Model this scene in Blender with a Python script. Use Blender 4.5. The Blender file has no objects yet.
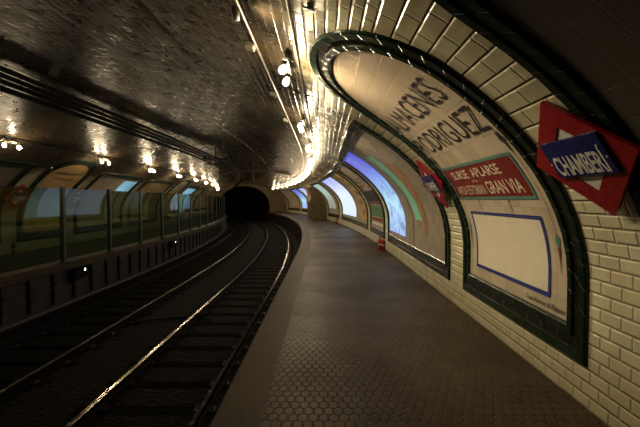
import bpy, bmesh, math, random
from mathutils import Vector, Matrix
random.seed(7)
COL = bpy.context.scene.collection
# ------------------------------------------------------------------ place geometry (metres)
UC, EA, HC, EB = -3.74, 5.815, 0.975, 2.88      # vault: elliptical crown on short vertical walls
S0, RC = 12.0, 138.0                            # straight up to S0, then a left hand bend
SB, SE = -5.0, 57.0                             # ends of the station
EDGE_R, EDGE_L = -0.85, -6.63                   # platform edges
BED = -1.24

def P(s, u, h):
    if s <= S0: return Vector((u, s, h))
    t = (s - S0) / RC
    return Vector((-RC + (RC + u) * math.cos(t), S0 + (RC + u) * math.sin(t), h))
def TAN(s):
    t = max(0, (s - S0) / RC)
    return Vector((-math.sin(t), math.cos(t), 0))
def OUT(s):
    t = max(0, (s - S0) / RC)
    return Vector((math.cos(t), math.sin(t), 0))

# arc-length table of the half profile, a = distance along the wall from the platform
TAB = [(0.0, UC + EA, 0.0, -1.0, 0.0), (HC, UC + EA, HC, -1.0, 0.0)]
_a = HC; _pu, _ph = UC + EA, HC
for i in range(1, 2001):
    f = i / 2000 * math.pi / 2
    u, h = UC + EA * math.cos(f), HC + EB * math.sin(f)
    _a += math.hypot(u - _pu, h - _ph); _pu, _ph = u, h
    n = Vector((-math.cos(f) / EA, -math.sin(f) / EB)).normalized()
    TAB.append((_a, u, h, n.x, n.y))
AMAX = _a
def prof(a):
    if a > AMAX:
        u, h, nx, ny = prof(2 * AMAX - a)
        return 2 * UC - u, h, -nx, ny
    a = max(a, 0.0)
    lo, hi = 0, len(TAB) - 1
    while hi - lo > 1:
        m = (lo + hi) // 2
        if TAB[m][0] <= a: lo = m
        else: hi = m
    A, B = TAB[lo], TAB[hi]
    k = (a - A[0]) / (B[0] - A[0])
    return tuple(A[j] + (B[j] - A[j]) * k for j in range(1, 5))
def a_h(h):
    lo, hi = 0.0, AMAX
    for _ in range(40):
        m = (lo + hi) / 2
        if prof(m)[1] < h: lo = m
        else: hi = m
    return lo
def a_u(u):
    lo, hi = 0.0, AMAX
    for _ in range(40):
        m = (lo + hi) / 2
        if prof(m)[0] > u: lo = m
        else: hi = m
    return lo
def surf(side, s, a, off=0.0):
    u, h, nx, nh = prof(a)
    u += nx * off; h += nh * off
    if side == 'L': u = 2 * UC - u
    return P(s, u, h)
def surf_frame(side, s, a, off=0.0):
    """matrix: x along the tunnel, z = inward normal of the vault"""
    u, h, nx, nh = prof(a)
    if side == 'L': nx = -nx
    z = (OUT(s) * nx + Vector((0, 0, nh))).normalized()
    x = TAN(s); y = z.cross(x)
    m = Matrix((x, y, z)).transposed().to_4x4()
    m.translation = surf(side, s, a, off)
    return m

# ------------------------------------------------------------------ object helpers
def tag(o, label=None, cat=None, group=None, kind=None):
    if label: o['label'] = label
    if cat: o['category'] = cat
    if group: o['group'] = group
    if kind: o['kind'] = kind
    return o
def empty(name, m=None):
    o = bpy.data.objects.new(name, None); COL.objects.link(o)
    o.empty_display_size = 0.1
    if m is not None: o.matrix_basis = m
    return o
def link(name, me, mats, parent=None, smooth=False):
    if not isinstance(mats, (list, tuple)): mats = [mats]
    for m in mats: me.materials.append(m)
    if smooth:
        for p in me.polygons: p.use_smooth = True
    o = bpy.data.objects.new(name, me); COL.objects.link(o)
    if parent is not None: o.parent = parent
    return o
def copy_tree(o, parent=None):
    c = o.copy(); COL.objects.link(c)
    if parent is not None: c.parent = parent
    for ch in list(o.children): copy_tree(ch, c)
    return c

class MB:
    """collects vertices, faces, uvs, material indices"""
    def __init__(s): s.v = []; s.f = []; s.uv = []; s.mi = []
    def quad(s, pts, uvs=None, mi=0):
        b = len(s.v); s.v += [tuple(p) for p in pts]
        s.f.append(tuple(range(b, b + len(pts)))); s.mi.append(mi)
        s.uv += list(uvs) if uvs else [(p[0], p[1]) for p in pts]
    def grid(s, fn, n, m, uvf=None, mi=0, flip=False):
        b = len(s.v)
        uvs = []
        for i in range(n + 1):
            for j in range(m + 1):
                s.v.append(tuple(fn(i / n, j / m)))
                uvs.append(uvf(i / n, j / m) if uvf else (i / n, j / m))
        for i in range(n):
            for j in range(m):
                q = [i * (m + 1) + j, (i + 1) * (m + 1) + j, (i + 1) * (m + 1) + j + 1, i * (m + 1) + j + 1]
                if flip: q.reverse()
                s.f.append(tuple(b + k for k in q)); s.mi.append(mi); s.uv += [uvs[k] for k in q]
    def box(s, c, d, M=None, mi=0, bev=0.0):
        bm = bmesh.new(); bmesh.ops.create_cube(bm, size=1)
        for v in bm.verts: v.co = Vector((v.co.x * d[0], v.co.y * d[1], v.co.z * d[2]))
        if bev: bmesh.ops.bevel(bm, geom=bm.edges[:], offset=bev, segments=2, affect='EDGES', profile=0.6)
        for v in bm.verts:
            v.co += Vector(c)
            if M is not None: v.co = M @ v.co
        s.add(bm, mi)
    def add(s, bm, mi=0):
        b = len(s.v); bm.verts.index_update()
        s.v += [tuple(v.co) for v in bm.verts]
        for f in bm.faces:
            s.f.append(tuple(b + v.index for v in f.verts)); s.mi.append(mi)
            s.uv += [(v.co.x + v.co.y, v.co.z) for v in f.verts]
        bm.free()
    def lathe(s, prof_, n=14, M=None, mi=0):
        """profile of (r, z) spun about z"""
        b = len(s.v)
        for r, z in prof_:
            for k in range(n):
                t = 2 * math.pi * k / n
                p = Vector((r * math.cos(t), r * math.sin(t), z))
                s.v.append(tuple(M @ p if M is not None else p))
        for i in range(len(prof_) - 1):
            for k in range(n):
                q = (b + i * n + k, b + i * n + (k + 1) % n, b + (i + 1) * n + (k + 1) % n, b + (i + 1) * n + k)
                s.f.append(q); s.mi.append(mi); s.uv += [(k / n, prof_[i][1]), ((k + 1) / n, prof_[i][1]), ((k + 1) / n, prof_[i + 1][1]), (k / n, prof_[i + 1][1])]
    def tube(s, pts, r, n=8, mi=0):
        pts = [Vector(p) for p in pts]; b = len(s.v)
        for i, p in enumerate(pts):
            d = (pts[min(i + 1, len(pts) - 1)] - pts[max(i - 1, 0)]).normalized()
            a = Vector((0, 0, 1)) if abs(d.z) < 0.9 else Vector((1, 0, 0))
            x = d.cross(a).normalized(); y = x.cross(d)
            for k in range(n):
                t = 2 * math.pi * k / n
                s.v.append(tuple(p + x * r * math.cos(t) + y * r * math.sin(t)))
        for i in range(len(pts) - 1):
            for k in range(n):
                q = (b + i * n + k, b + i * n + (k + 1) % n, b + (i + 1) * n + (k + 1) % n, b + (i + 1) * n + k)
                s.f.append(q); s.mi.append(mi); s.uv += [(k / n, i), ((k + 1) / n, i), ((k + 1) / n, i + 1), (k / n, i + 1)]
        for e in (0, len(pts) - 1):
            q = [b + e * n + k for k in range(n)]
            s.f.append(tuple(q)); s.mi.append(mi); s.uv += [(0, 0)] * n
    def build(s, name, mats, parent=None, smooth=False, weld=False):
        me = bpy.data.meshes.new(name); me.from_pydata(s.v, [], s.f)
        l = me.uv_layers.new(name='UVMap')
        for i, uv in enumerate(s.uv): l.data[i].uv = uv
        for i, p in enumerate(me.polygons): p.material_index = s.mi[i]
        me.update()
        return link(name, me, mats, parent, smooth)

# ------------------------------------------------------------------ materials
def newmat(name):
    m = bpy.data.materials.new(name); m.use_nodes = True
    nt = m.node_tree; b = nt.nodes['Principled BSDF']
    return m, nt, b
class G:
    """tiny node expression helper"""
    def __init__(s, nt): s.nt = nt
    def n(s, t, **k):
        x = s.nt.nodes.new(t)
        for a, b in k.items(): setattr(x, a, b)
        return x
    def put(s, sock, val):
        if hasattr(val, 'is_linked') or hasattr(val, 'links'): s.nt.links.new(val, sock)
        else: sock.default_value = val
    def m(s, op, *a, clamp=False):
        x = s.n('ShaderNodeMath', operation=op, use_clamp=clamp)
        for i, v in enumerate(a): s.put(x.inputs[i], v)
        return x.outputs[0]
    def uv(s):
        t = s.n('ShaderNodeTexCoord'); x = s.n('ShaderNodeSeparateXYZ')
        s.nt.links.new(t.outputs['UV'], x.inputs[0]); return x.outputs[0], x.outputs[1], t.outputs['UV']
    def comb(s, x, y, z=0.0):
        c = s.n('ShaderNodeCombineXYZ')
        for i, v in enumerate((x, y, z)): s.put(c.inputs[i], v)
        return c.outputs[0]
    def ss(s, v, lo, hi, a=0.0, b=1.0):
        x = s.n('ShaderNodeMapRange', interpolation_type='SMOOTHSTEP')
        s.put(x.inputs[0], v)
        for i, q in enumerate((lo, hi, a, b)): s.put(x.inputs[i + 1], q)
        return x.outputs[0]
    def noise(s, vec, scale, detail=3.0, rough=0.55):
        x = s.n('ShaderNodeTexNoise'); s.put(x.inputs['Vector'], vec)
        x.inputs['Scale'].default_value = scale; x.inputs['Detail'].default_value = detail; x.inputs['Roughness'].default_value = rough
        return x.outputs['Fac']
    def white(s, vec):
        x = s.n('ShaderNodeTexWhiteNoise', noise_dimensions='3D'); s.put(x.inputs['Vector'], vec)
        return x.outputs['Value'], x.outputs['Color']
    def mix(s, f, a, b, blend='MIX'):
        x = s.n('ShaderNodeMix', data_type='RGBA', blend_type=blend)
        s.put(x.inputs[0], f); s.put(x.inputs[6], a); s.put(x.inputs[7], b); return x.outputs[2]
    def ramp(s, f, stops, interp='LINEAR'):
        x = s.n('ShaderNodeValToRGB'); x.color_ramp.interpolation = interp
        e = x.color_ramp.elements
        while len(e) < len(stops): e.new(0.5)
        for i, (p, c) in enumerate(stops): e[i].position = p; e[i].color = (*c, 1) if len(c) == 3 else c
        s.put(x.inputs[0], f); return x.outputs[0]
    def bump(s, h, strength=1.0, dist=1.0):
        x = s.n('ShaderNodeBump'); x.inputs['Strength'].default_value = strength; x.inputs['Distance'].default_value = dist
        s.put(x.inputs['Height'], h); return x.outputs[0]
def c4(c): return (*c, 1.0)

def plain(name, col, rough=0.5, metal=0.0, var=0.25, scale=9.0, spec=0.5):
    m, nt, b = newmat(name); g = G(nt)
    t = g.n('ShaderNodeTexCoord')
    f = g.noise(t.outputs['Object'], scale, 4)
    lo = tuple(x * (1 - var) for x in col); hi = tuple(min(1, x * (1 + var)) for x in col)
    nt.links.new(g.mix(f, c4(lo), c4(hi)), b.inputs['Base Color'])
    nt.links.new(g.ss(f, 0.2, 0.8, max(0.03, rough - 0.08), min(1, rough + 0.1)), b.inputs['Roughness'])
    b.inputs['Metallic'].default_value = metal
    b.inputs['Specular IOR Level'].default_value = spec
    return m

def tile_nodes(g, x, y, W, H, bond=True):
    row = g.m('FLOOR', g.m('DIVIDE', y, H))
    xs = g.m('DIVIDE', x, W)
    if bond: xs = g.m('ADD', xs, g.m('MULTIPLY', g.m('FLOORED_MODULO', row, 2.0), 0.5))
    col = g.m('FLOOR', xs)
    fx = g.m('SUBTRACT', xs, col); fy = g.m('SUBTRACT', g.m('DIVIDE', y, H), row)
    ex = g.m('MULTIPLY', g.m('MINIMUM', fx, g.m('SUBTRACT', 1.0, fx)), W)
    ey = g.m('MULTIPLY', g.m('MINIMUM', fy, g.m('SUBTRACT', 1.0, fy)), H)
    return row, col, fx, fy, ex, ey

def vault_mat(name, soot_from, soot_to, side_shade=1.0):
    """bevelled metro tile, cream on the walls, grimy brown over the tracks. uv = (along, up the wall) in metres"""
    m, nt, b = newmat(name); g = G(nt)
    x, y, uv = g.uv()
    big = g.m('MULTIPLY', g.m('GREATER_THAN', y, 1.872), g.m('LESS_THAN', y, 3.744))
    W = g.m('ADD', 0.21, g.m('MULTIPLY', big, 0.12)); H = g.m('ADD', 0.104, g.m('MULTIPLY', big, 0.052))
    row, col, fx, fy, ex, ey = tile_nodes(g, x, y, W, H)
    d = g.m('MINIMUM', ex, ey)
    r1, rc = g.white(g.comb(col, row, 1.0))
    sp = g.n('ShaderNodeSeparateColor'); nt.links.new(rc, sp.inputs[0])
    low_y = g.ss(y, soot_from, soot_to)
    bev = g.m('MULTIPLY', g.ss(d, 0.001, 0.017, 0.0, 0.0075), g.m('SUBTRACT', 1.0, g.m('MULTIPLY', low_y, 0.2)))
    tilt = g.m('ADD', g.m('MULTIPLY', g.m('SUBTRACT', sp.outputs[0], 0.5), g.m('MULTIPLY', fx, 0.0055)),
               g.m('MULTIPLY', g.m('SUBTRACT', sp.outputs[1], 0.5), g.m('MULTIPLY', fy, 0.0060)))
    wav = g.m('MULTIPLY', g.noise(uv, 2.2, 2), 0.02)
    hgt = g.m('ADD', g.m('ADD', bev, tilt), wav)
    nt.links.new(g.bump(hgt, 1.0, 1.0), b.inputs['Normal'])
    jb = g.m('SUBTRACT', 1.0, g.ss(g.m('MULTIPLY', fy, H), 0.006, 0.018))   # the tall courses higher up have open dark bed joints
    dark = g.m('MULTIPLY', jb, big)
    jt = g.m('SUBTRACT', 1.0, g.ss(d, 0.001, 0.004))
    jt = g.m('MAXIMUM', g.m('MULTIPLY', jt, 0.6), dark)
    n1 = g.noise(uv, 0.9, 5, 0.62); n2 = g.noise(uv, 6.0, 4)
    tilec = g.mix(r1, c4((0.60 * side_shade, 0.57 * side_shade, 0.37 * side_shade)), c4((0.75 * side_shade, 0.72 * side_shade, 0.49 * side_shade)))
    tilec = g.mix(g.ss(n1, 0.5, 0.8), tilec, c4((0.56, 0.47, 0.28)))
    soot_lit = g.mix(n2, c4((0.020, 0.015, 0.009)), c4((0.042, 0.032, 0.020)))
    soot_lit = g.mix(g.m('MULTIPLY', r1, 0.25), soot_lit, c4((0.06, 0.045, 0.027)))
    shift = g.ss(x, 56.1, 56.8, 0.0, 0.75)         # past the first picture the dark colour starts lower, painted to dim lamp glare
    so = g.ss(g.m('ADD', g.m('ADD', y, shift), g.m('MULTIPLY', g.m('SUBTRACT', n1, 0.5), 1.0)), soot_from, soot_to)
    soot_lit = g.mix(g.ss(x, 62.0, 78.0, 0.0, 0.85), soot_lit, c4((0.13, 0.10, 0.063)))  # far ceiling painted lighter, standing in for lamp light there
    colr = g.mix(so, tilec, soot_lit)
    low = g.ss(g.m('ADD', y, g.m('MULTIPLY', n2, 0.25)), 0.1, 1.0, 0.6, 0.0)  # tiles painted darker towards the floor for the light falling off there
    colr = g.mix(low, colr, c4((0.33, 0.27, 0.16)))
    colr = g.mix(jt, colr, c4((0.075, 0.06, 0.036)))
    nt.links.new(colr, b.inputs['Base Color'])
    nt.links.new(g.m('ADD', g.m('MULTIPLY', so, 0.12), g.m('ADD', g.m('MULTIPLY', jt, 0.5), g.ss(n2, 0.3, 0.8, 0.13, 0.30))), b.inputs['Roughness'])
    nt.links.new(g.m('MULTIPLY_ADD', so, -0.44, 0.5), b.inputs['Specular IOR Level'])
    nt.links.new(g.m('MULTIPLY', g.m('MULTIPLY', so, g.ss(r1, 0.3, 0.7)), g.ss(y, A3, A3 + 0.8, 0.0, 0.8)), b.inputs['Coat Weight']); b.inputs['Coat Roughness'].default_value = 0.045
    return m

def field_mat(name, base, tile=0.2, joint=(0.25, 0.2, 0.13), var=0.12, rough=0.22, stains=0.35, grad=None, jw=0.45):
    """painted flat ceramic tiles with fine joints"""
    m, nt, b = newmat(name); g = G(nt)
    x, y, uv = g.uv()
    row, col, fx, fy, ex, ey = tile_nodes(g, x, y, tile, tile, False)
    d = g.m('MINIMUM', ex, ey)
    r1, rc = g.white(g.comb(col, row, 3.0))
    c = g.mix(r1, c4(tuple(v * (1 - var) for v in base)), c4(tuple(min(1, v * (1 + var)) for v in base)))
    if grad:
        y0, y1, gc = grad
        c = g.mix(g.ss(y, y0, y1), c, c4(gc))
    n = g.noise(uv, 1.7, 6, 0.65)
    c = g.mix(g.ss(n, 0.45, 0.8, 0.0, stains), c, c4(tuple(v * 0.45 for v in base)))
    j = g.m('SUBTRACT', 1.0, g.ss(d, 0.0008, 0.004))
    c = g.mix(g.m('MULTIPLY', j, jw), c, c4(joint))
    nt.links.new(c, b.inputs['Base Color'])
    sp = g.n('ShaderNodeSeparateColor'); nt.links.new(rc, sp.inputs[0])
    tilt = g.m('MULTIPLY', g.m('SUBTRACT', sp.outputs[0], 0.5), g.m('MULTIPLY', fx, 0.004))
    h = g.m('ADD', g.ss(d, 0.0, 0.006, 0.0, 0.0015), tilt)
    nt.links.new(g.bump(h), b.inputs['Normal'])
    nt.links.new(g.ss(n, 0.3, 0.7, rough - 0.08, rough + 0.04), b.inputs['Roughness'])
    return m

def frame_mat(name, c1, c2, pitch=0.2):
    m, nt, b = newmat(name); g = G(nt)
    x, y, uv = g.uv()
    xs = g.m('DIVIDE', x, pitch); col = g.m('FLOOR', xs); fx = g.m('SUBTRACT', xs, col)
    e = g.m('MULTIPLY', g.m('MINIMUM', fx, g.m('SUBTRACT', 1.0, fx)), pitch)
    r, rc = g.white(g.comb(col, 4.0, 2.0))
    n = g.noise(uv, 14.0, 4)
    f = g.m('MULTIPLY_ADD', r, 0.5, g.m('MULTIPLY', n, 0.6))
    c = g.mix(f, c4(c1), c4(c2))
    j = g.m('SUBTRACT', 1.0, g.ss(e, 0.001, 0.004))
    c = g.mix(j, c, c4((0.11, 0.10, 0.065)))
    nt.links.new(c, b.inputs['Base Color'])
    h = g.m('ADD', g.ss(e, 0.0, 0.008, 0, 0.003), g.m('MULTIPLY', g.m('MULTIPLY', g.m('SUBTRACT', r, 0.5), fx), 0.01))
    nt.links.new(g.bump(h), b.inputs['Normal'])
    b.inputs['Roughness'].default_value = 0.2
    b.inputs['Specular IOR Level'].default_value = 0.35
    return m

def paver_mat(name):
    m, nt, b = newmat(name); g = G(nt)
    x, y, uv = g.uv()           # x along, y across
    w, l = 0.078, 0.095
    px = g.m('ADD', g.m('DIVIDE', y, w), 200.0)
    py = g.m('ADD', g.m('MULTIPLY', g.m('DIVIDE', x, l), 0.866), 173.2)
    R3 = 1.7320508
    def cell(ox, oy):
        ax = g.m('SUBTRACT', g.m('FLOORED_MODULO', g.m('ADD', px, ox), 1.0), 0.5)
        ay = g.m('SUBTRACT', g.m('FLOORED_MODULO', g.m('ADD', py, oy), R3), R3 / 2)
        return ax, ay, g.m('ADD', g.m('MULTIPLY', ax, ax), g.m('MULTIPLY', ay, ay))
    ax, ay, da = cell(0, 0); bx, by, db = cell(0.5, R3 / 2)
    k = g.m('LESS_THAN', da, db)
    def sel(p, q): return g.m('ADD', g.m('MULTIPLY', k, p), g.m('MULTIPLY', g.m('SUBTRACT', 1.0, k), q))
    gx, gy = sel(ax, bx), sel(ay, by)
    hx = g.m('ABSOLUTE', gx); hy = g.m('ABSOLUTE', gy)
    hd = g.m('MAXIMUM', hx, g.m('ADD', g.m('MULTIPLY', hx, 0.5), g.m('MULTIPLY', hy, 0.866)))
    cx = g.m('ROUND', g.m('MULTIPLY', g.m('SUBTRACT', px, gx), 2.0)); cy = g.m('ROUND', g.m('MULTIPLY', g.m('SUBTRACT', py, gy), 2.0))
    r, rc = g.white(g.comb(cx, cy, 0.0))
    n = g.noise(uv, 0.7, 6, 0.6); n2 = g.noise(uv, 9, 4)
    c = g.mix(r, c4((0.042, 0.029, 0.0145)), c4((0.066, 0.046, 0.0235)))
    c = g.mix(g.ss(n, 0.4, 0.75, 0, 0.75), c, c4((0.028, 0.019, 0.011)))
    c = g.mix(g.ss(n2, 0.55, 0.8, 0, 0.4), c, c4((0.085, 0.06, 0.031)))
    j = g.ss(hd, 0.40, 0.49)
    c = g.mix(g.m('MULTIPLY', j, 0.65), c, c4((0.015, 0.0105, 0.0065)))
    nt.links.new(c, b.inputs['Base Color'])
    h = g.m('ADD', g.ss(hd, 0.36, 0.5, 0.006, 0.0), g.m('MULTIPLY', r, 0.0015))
    nt.links.new(g.bump(h, 0.9), b.inputs['Normal'])
    nt.links.new(g.ss(n, 0.3, 0.7, 0.45, 0.6), b.inputs['Roughness'])
    b.inputs['Specular IOR Level'].default_value = 0.16
    return m

def concrete_mat(name, c1, c2, rough=0.75, streak=False, bump=0.01):
    m, nt, b = newmat(name); g = G(nt)
    x, y, uv = g.uv()
    n = g.noise(uv, 1.3, 7, 0.65); n2 = g.noise(uv, 22, 5)
    f = g.m('ADD', g.m('MULTIPLY', n, 0.75), g.m('MULTIPLY', n2, 0.3))
    c = g.mix(g.ss(f, 0.25, 0.8), c4(c1), c4(c2))
    nt.links.new(c, b.inputs['Base Color'])
    nt.links.new(g.bump(g.m('MULTIPLY', n2, bump)), b.inputs['Normal'])
    b.inputs['Roughness'].default_value = rough
    b.inputs['Specular IOR Level'].default_value = 0.15
    return m

def bed_mat():
    """gravel bed, shade of the rail trenches painted black beside the rails, brown between. uv=(along, across)"""
    m, nt, b = newmat('track_bed_shaded'); g = G(nt)
    x, y, uv = g.uv()
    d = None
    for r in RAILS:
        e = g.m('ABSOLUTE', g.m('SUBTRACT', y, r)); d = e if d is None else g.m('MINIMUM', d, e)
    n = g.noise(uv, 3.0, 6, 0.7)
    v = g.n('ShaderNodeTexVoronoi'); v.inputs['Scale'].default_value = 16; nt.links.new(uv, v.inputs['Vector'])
    off_rail = g.ss(g.m('ADD', d, g.m('MULTIPLY', g.m('SUBTRACT', n, 0.5), 0.2)), 0.18, 0.42)
    c = g.mix(off_rail, c4((0.0015, 0.0013, 0.001)), g.mix(n, c4((0.0038, 0.0026, 0.0016)), c4((0.009, 0.0062, 0.0038))))
    nt.links.new(c, b.inputs['Base Color'])
    nt.links.new(g.bump(g.m('MULTIPLY', v.outputs['Distance'], 0.03), 0.8), b.inputs['Normal'])
    b.inputs['Roughness'].default_value = 0.9
    b.inputs['Specular IOR Level'].default_value = 0.15
    return m

def emit_mat(name, col, strength):
    m, nt, b = newmat(name)
    b.inputs['Base Color'].default_value = c4(col)
    b.inputs['Emission Color'].default_value = c4(col)
    b.inputs['Emission Strength'].default_value = strength
    return m

def screen_mat(name, stops, strength, scale=2.2, ink=(0.25, 0.3, 0.6), warp=1.0, y0=0.7, y1=3.6):
    """a luminous picture: graded colour with loose dark and pale figures. uv=(along, up) in metres"""
    m, nt, b = newmat(name); g = G(nt)
    x, y, uv = g.uv()
    t = g.ss(y, y0, y1)
    n = g.noise(uv, scale, 3, 0.6)
    v = g.n('ShaderNodeTexVoronoi', feature='SMOOTH_F1'); v.inputs['Scale'].default_value = scale * 1.3; nt.links.new(uv, v.inputs['Vector'])
    w = g.n('ShaderNodeTexWave', wave_type='BANDS', bands_direction='DIAGONAL'); w.inputs['Scale'].default_value = 2.2; w.inputs['Distortion'].default_value = 6.0; w.inputs['Detail'].default_value = 2
    nt.links.new(uv, w.inputs['Vector'])
    c = g.ramp(t, stops)
    f = g.m('MULTIPLY', g.ss(g.m('ADD', n, g.m('MULTIPLY', v.outputs['Distance'], 0.35)), 0.62, 0.82), warp)
    c = g.mix(f, c, c4(ink))
    f2 = g.m('MULTIPLY', g.m('MULTIPLY', g.ss(w.outputs['Fac'], 0.6, 0.95), g.ss(y, y1, y0)), 0.3)
    c = g.mix(f2, c, c4((0.85, 0.93, 1.0)))
    nt.links.new(c, b.inputs['Emission Color'])
    b.inputs['Emission Strength'].default_value = strength
    b.inputs['Base Color'].default_value = (0.2, 0.22, 0.25, 1)
    b.inputs['Roughness'].default_value = 0.3
    return m

def glass_mat():
    m = bpy.data.materials.new('barrier_glass'); m.use_nodes = True
    nt = m.node_tree; nt.nodes.clear(); g = G(nt)
    tr = g.n('ShaderNodeBsdfTransparent'); tr.inputs[0].default_value = (0.48, 0.56, 0.47, 1)
    gl = g.n('ShaderNodeBsdfGlossy'); gl.inputs['Roughness'].default_value = 0.02; gl.inputs[0].default_value = (0.6, 0.68, 0.64, 1)
    df = g.n('ShaderNodeBsdfDiffuse'); df.inputs[0].default_value = (0.20, 0.24, 0.17, 1)
    t = g.n('ShaderNodeTexCoord')
    n = g.noise(t.outputs['Object'], 1.3, 4)
    fr = g.n('ShaderNodeFresnel'); fr.inputs[0].default_value = 1.5
    geo = g.n('ShaderNodeNewGeometry')
    frs = g.m('MULTIPLY', fr.outputs[0], g.m('SUBTRACT', 1.0, geo.outputs['Backfacing']))
    m1 = g.n('ShaderNodeMixShader'); m2 = g.n('ShaderNodeMixShader'); out = g.n('ShaderNodeOutputMaterial')
    g.put(m1.inputs[0], g.ss(n, 0.3, 0.8, 0.03, 0.10))          # dust film
    nt.links.new(tr.outputs[0], m1.inputs[1]); nt.links.new(df.outputs[0], m1.inputs[2])
    nt.links.new(frs, m2.inputs[0]); nt.links.new(m1.outputs[0], m2.inputs[1]); nt.links.new(gl.outputs[0], m2.inputs[2])
    nt.links.new(m2.outputs[0], out.inputs[0])
    return m

RAILS = [-1.57, -3.01, -4.47, -5.91]
LAMP = 430.0; SP1, SP2, SP3 = 80.0, 145.0, 6.0
A3 = a_u(-1.3); A1 = a_u(0.25); A2 = a_u(-0.45)
M = dict(
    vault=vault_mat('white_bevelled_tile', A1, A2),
    vaultL=vault_mat('white_bevelled_tile_far_side', a_u(0.9), a_u(0.3), 0.45),  # same tile, colour darkened to stand for the dimly lit far side
    green=frame_mat('dark_green_glazed_tile', (0.002, 0.007, 0.0035), (0.006, 0.022, 0.011)),
    black=frame_mat('brown_black_glazed_tile', (0.004, 0.003, 0.002), (0.011, 0.007, 0.005), 0.3),
    paver=paver_mat('hexagonal_paving'),
    kerb=concrete_mat('platform_edge_stone', (0.037, 0.026, 0.0135), (0.070, 0.049, 0.026), 0.6, bump=0.004),
    face=concrete_mat('platform_face_plaster', (0.034, 0.033, 0.028), (0.066, 0.063, 0.054), 0.8),
    faceR=concrete_mat('sooty_plaster', (0.02, 0.016, 0.012), (0.05, 0.04, 0.03), 0.9),
    pavL=concrete_mat('far_platform_paving', (0.03, 0.026, 0.017), (0.065, 0.055, 0.036), 0.7, bump=0.004),
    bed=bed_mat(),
    soot=concrete_mat('tunnel_soot', (0.004, 0.0035, 0.003), (0.012, 0.010, 0.008), 0.95, bump=0.02),
    endw=concrete_mat('end_wall_plaster', (0.10, 0.075, 0.045), (0.22, 0.165, 0.10), 0.7),
    stone=concrete_mat('brown_passage_cladding', (0.06, 0.042, 0.022), (0.16, 0.11, 0.06), 0.45),
    beige=field_mat('beige_painted_tile', (0.55, 0.47, 0.34), 0.2, grad=(a_u(1.35), a_u(0.75), (0.52, 0.43, 0.31))),
    cream=field_mat('cream_white_tile', (0.80, 0.74, 0.58), 0.2, var=0.02, stains=0.12, joint=(0.7, 0.64, 0.5), jw=0.3),
    greyf=field_mat('dim_grey_tile', (0.11, 0.098, 0.08), 0.2),
    tan=field_mat('grey_tan_tile', (0.36, 0.31, 0.23), 0.2),
    brownf=field_mat('brown_ochre_tile', (0.30, 0.20, 0.09), 0.2),
    ochre=field_mat('yellow_ochre_tile', (0.55, 0.36, 0.10), 0.2),
    orange=field_mat('orange_brown_tile', (0.42, 0.20, 0.08), 0.2),
    teal=field_mat('pale_teal_tile', (0.30, 0.80, 0.60), 0.2),
    tealg=field_mat('teal_green_border_tile', (0.10, 0.26, 0.20), 0.15),
    redt=field_mat('dark_red_tile', (0.20, 0.020, 0.018), 0.15, joint=(0.28, 0.09, 0.07)),
    greent=field_mat('mid_green_tile', (0.08, 0.22, 0.09), 0.2),
    bluet=field_mat('cobalt_blue_tile', (0.03, 0.045, 0.22), 0.15),
    ink=plain('blue_grey_ink_glaze', (0.022, 0.020, 0.030), 0.4),
    inkl=plain('pale_letter_glaze', (0.42, 0.38, 0.30), 0.4),
    pink=plain('cream_letter_glaze', (0.75, 0.64, 0.48), 0.4),
    brownline=plain('red_brown_line_glaze', (0.16, 0.05, 0.03), 0.4),
    red=plain('red_enamel', (0.30, 0.008, 0.012), 0.28, var=0.1),
    blue=plain('blue_enamel', (0.008, 0.014, 0.13), 0.25, var=0.12),
    white=plain('white_enamel', (0.80, 0.78, 0.70), 0.3, var=0.05),
    steel=plain('galvanised_steel', (0.30, 0.27, 0.23), 0.4, 0.8),
    dark=plain('black_rubber_cable', (0.005, 0.0045, 0.004), 0.75, spec=0.08),
    iron=plain('dark_iron', (0.035, 0.03, 0.026), 0.5, 0.6),
    railtop=plain('worn_rail_steel', (0.22, 0.185, 0.145), 0.2, 1.0, var=0.15),
    railside=plain('rusty_rail_steel', (0.008, 0.006, 0.004), 0.8, spec=0.1),
    wood=plain('creosoted_timber', (0.0033, 0.0024, 0.0016), 0.9, spec=0.03),
    pipe=plain('dusty_pipe', (0.12, 0.105, 0.085), 0.6, spec=0.2),
    strap=plain('black_strap_paint', (0.006, 0.0055, 0.005), 0.8, spec=0.1),
    post=plain('grey_green_post_paint', (0.04, 0.045, 0.034), 0.5, 0.2),
    beigebox=plain('pale_grey_plastic', (0.45, 0.40, 0.32), 0.45),
    bulb=emit_mat('warm_bulb_glass', (1.0, 0.78, 0.48), LAMP),
    signal=emit_mat('cold_white_signal_lens', (0.75, 0.85, 1.0), 14.0),
    glass=glass_mat(),
)
# ------------------------------------------------------------------ setting
def strip(name, side, s0, s1, a0, a1, mat, ns, na):
    mb = MB()
    mb.grid(lambda i, j: surf(side, s0 + (s1 - s0) * i, a0 + (a1 - a0) * j), ns, na,
            lambda i, j: (s0 + (s1 - s0) * i + 50, a0 + (a1 - a0) * j), flip=(side == 'R'))
    return tag(mb.build(name, mat, smooth=True), kind='structure')
AW = a_u(0.6)
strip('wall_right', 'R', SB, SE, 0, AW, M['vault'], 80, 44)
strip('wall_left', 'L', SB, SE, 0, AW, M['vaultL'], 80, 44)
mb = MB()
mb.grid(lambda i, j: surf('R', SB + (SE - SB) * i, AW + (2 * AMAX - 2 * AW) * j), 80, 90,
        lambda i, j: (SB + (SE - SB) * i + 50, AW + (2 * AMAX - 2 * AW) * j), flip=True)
tag(mb.build('ceiling', M['vault'], smooth=True), kind='structure')

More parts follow.
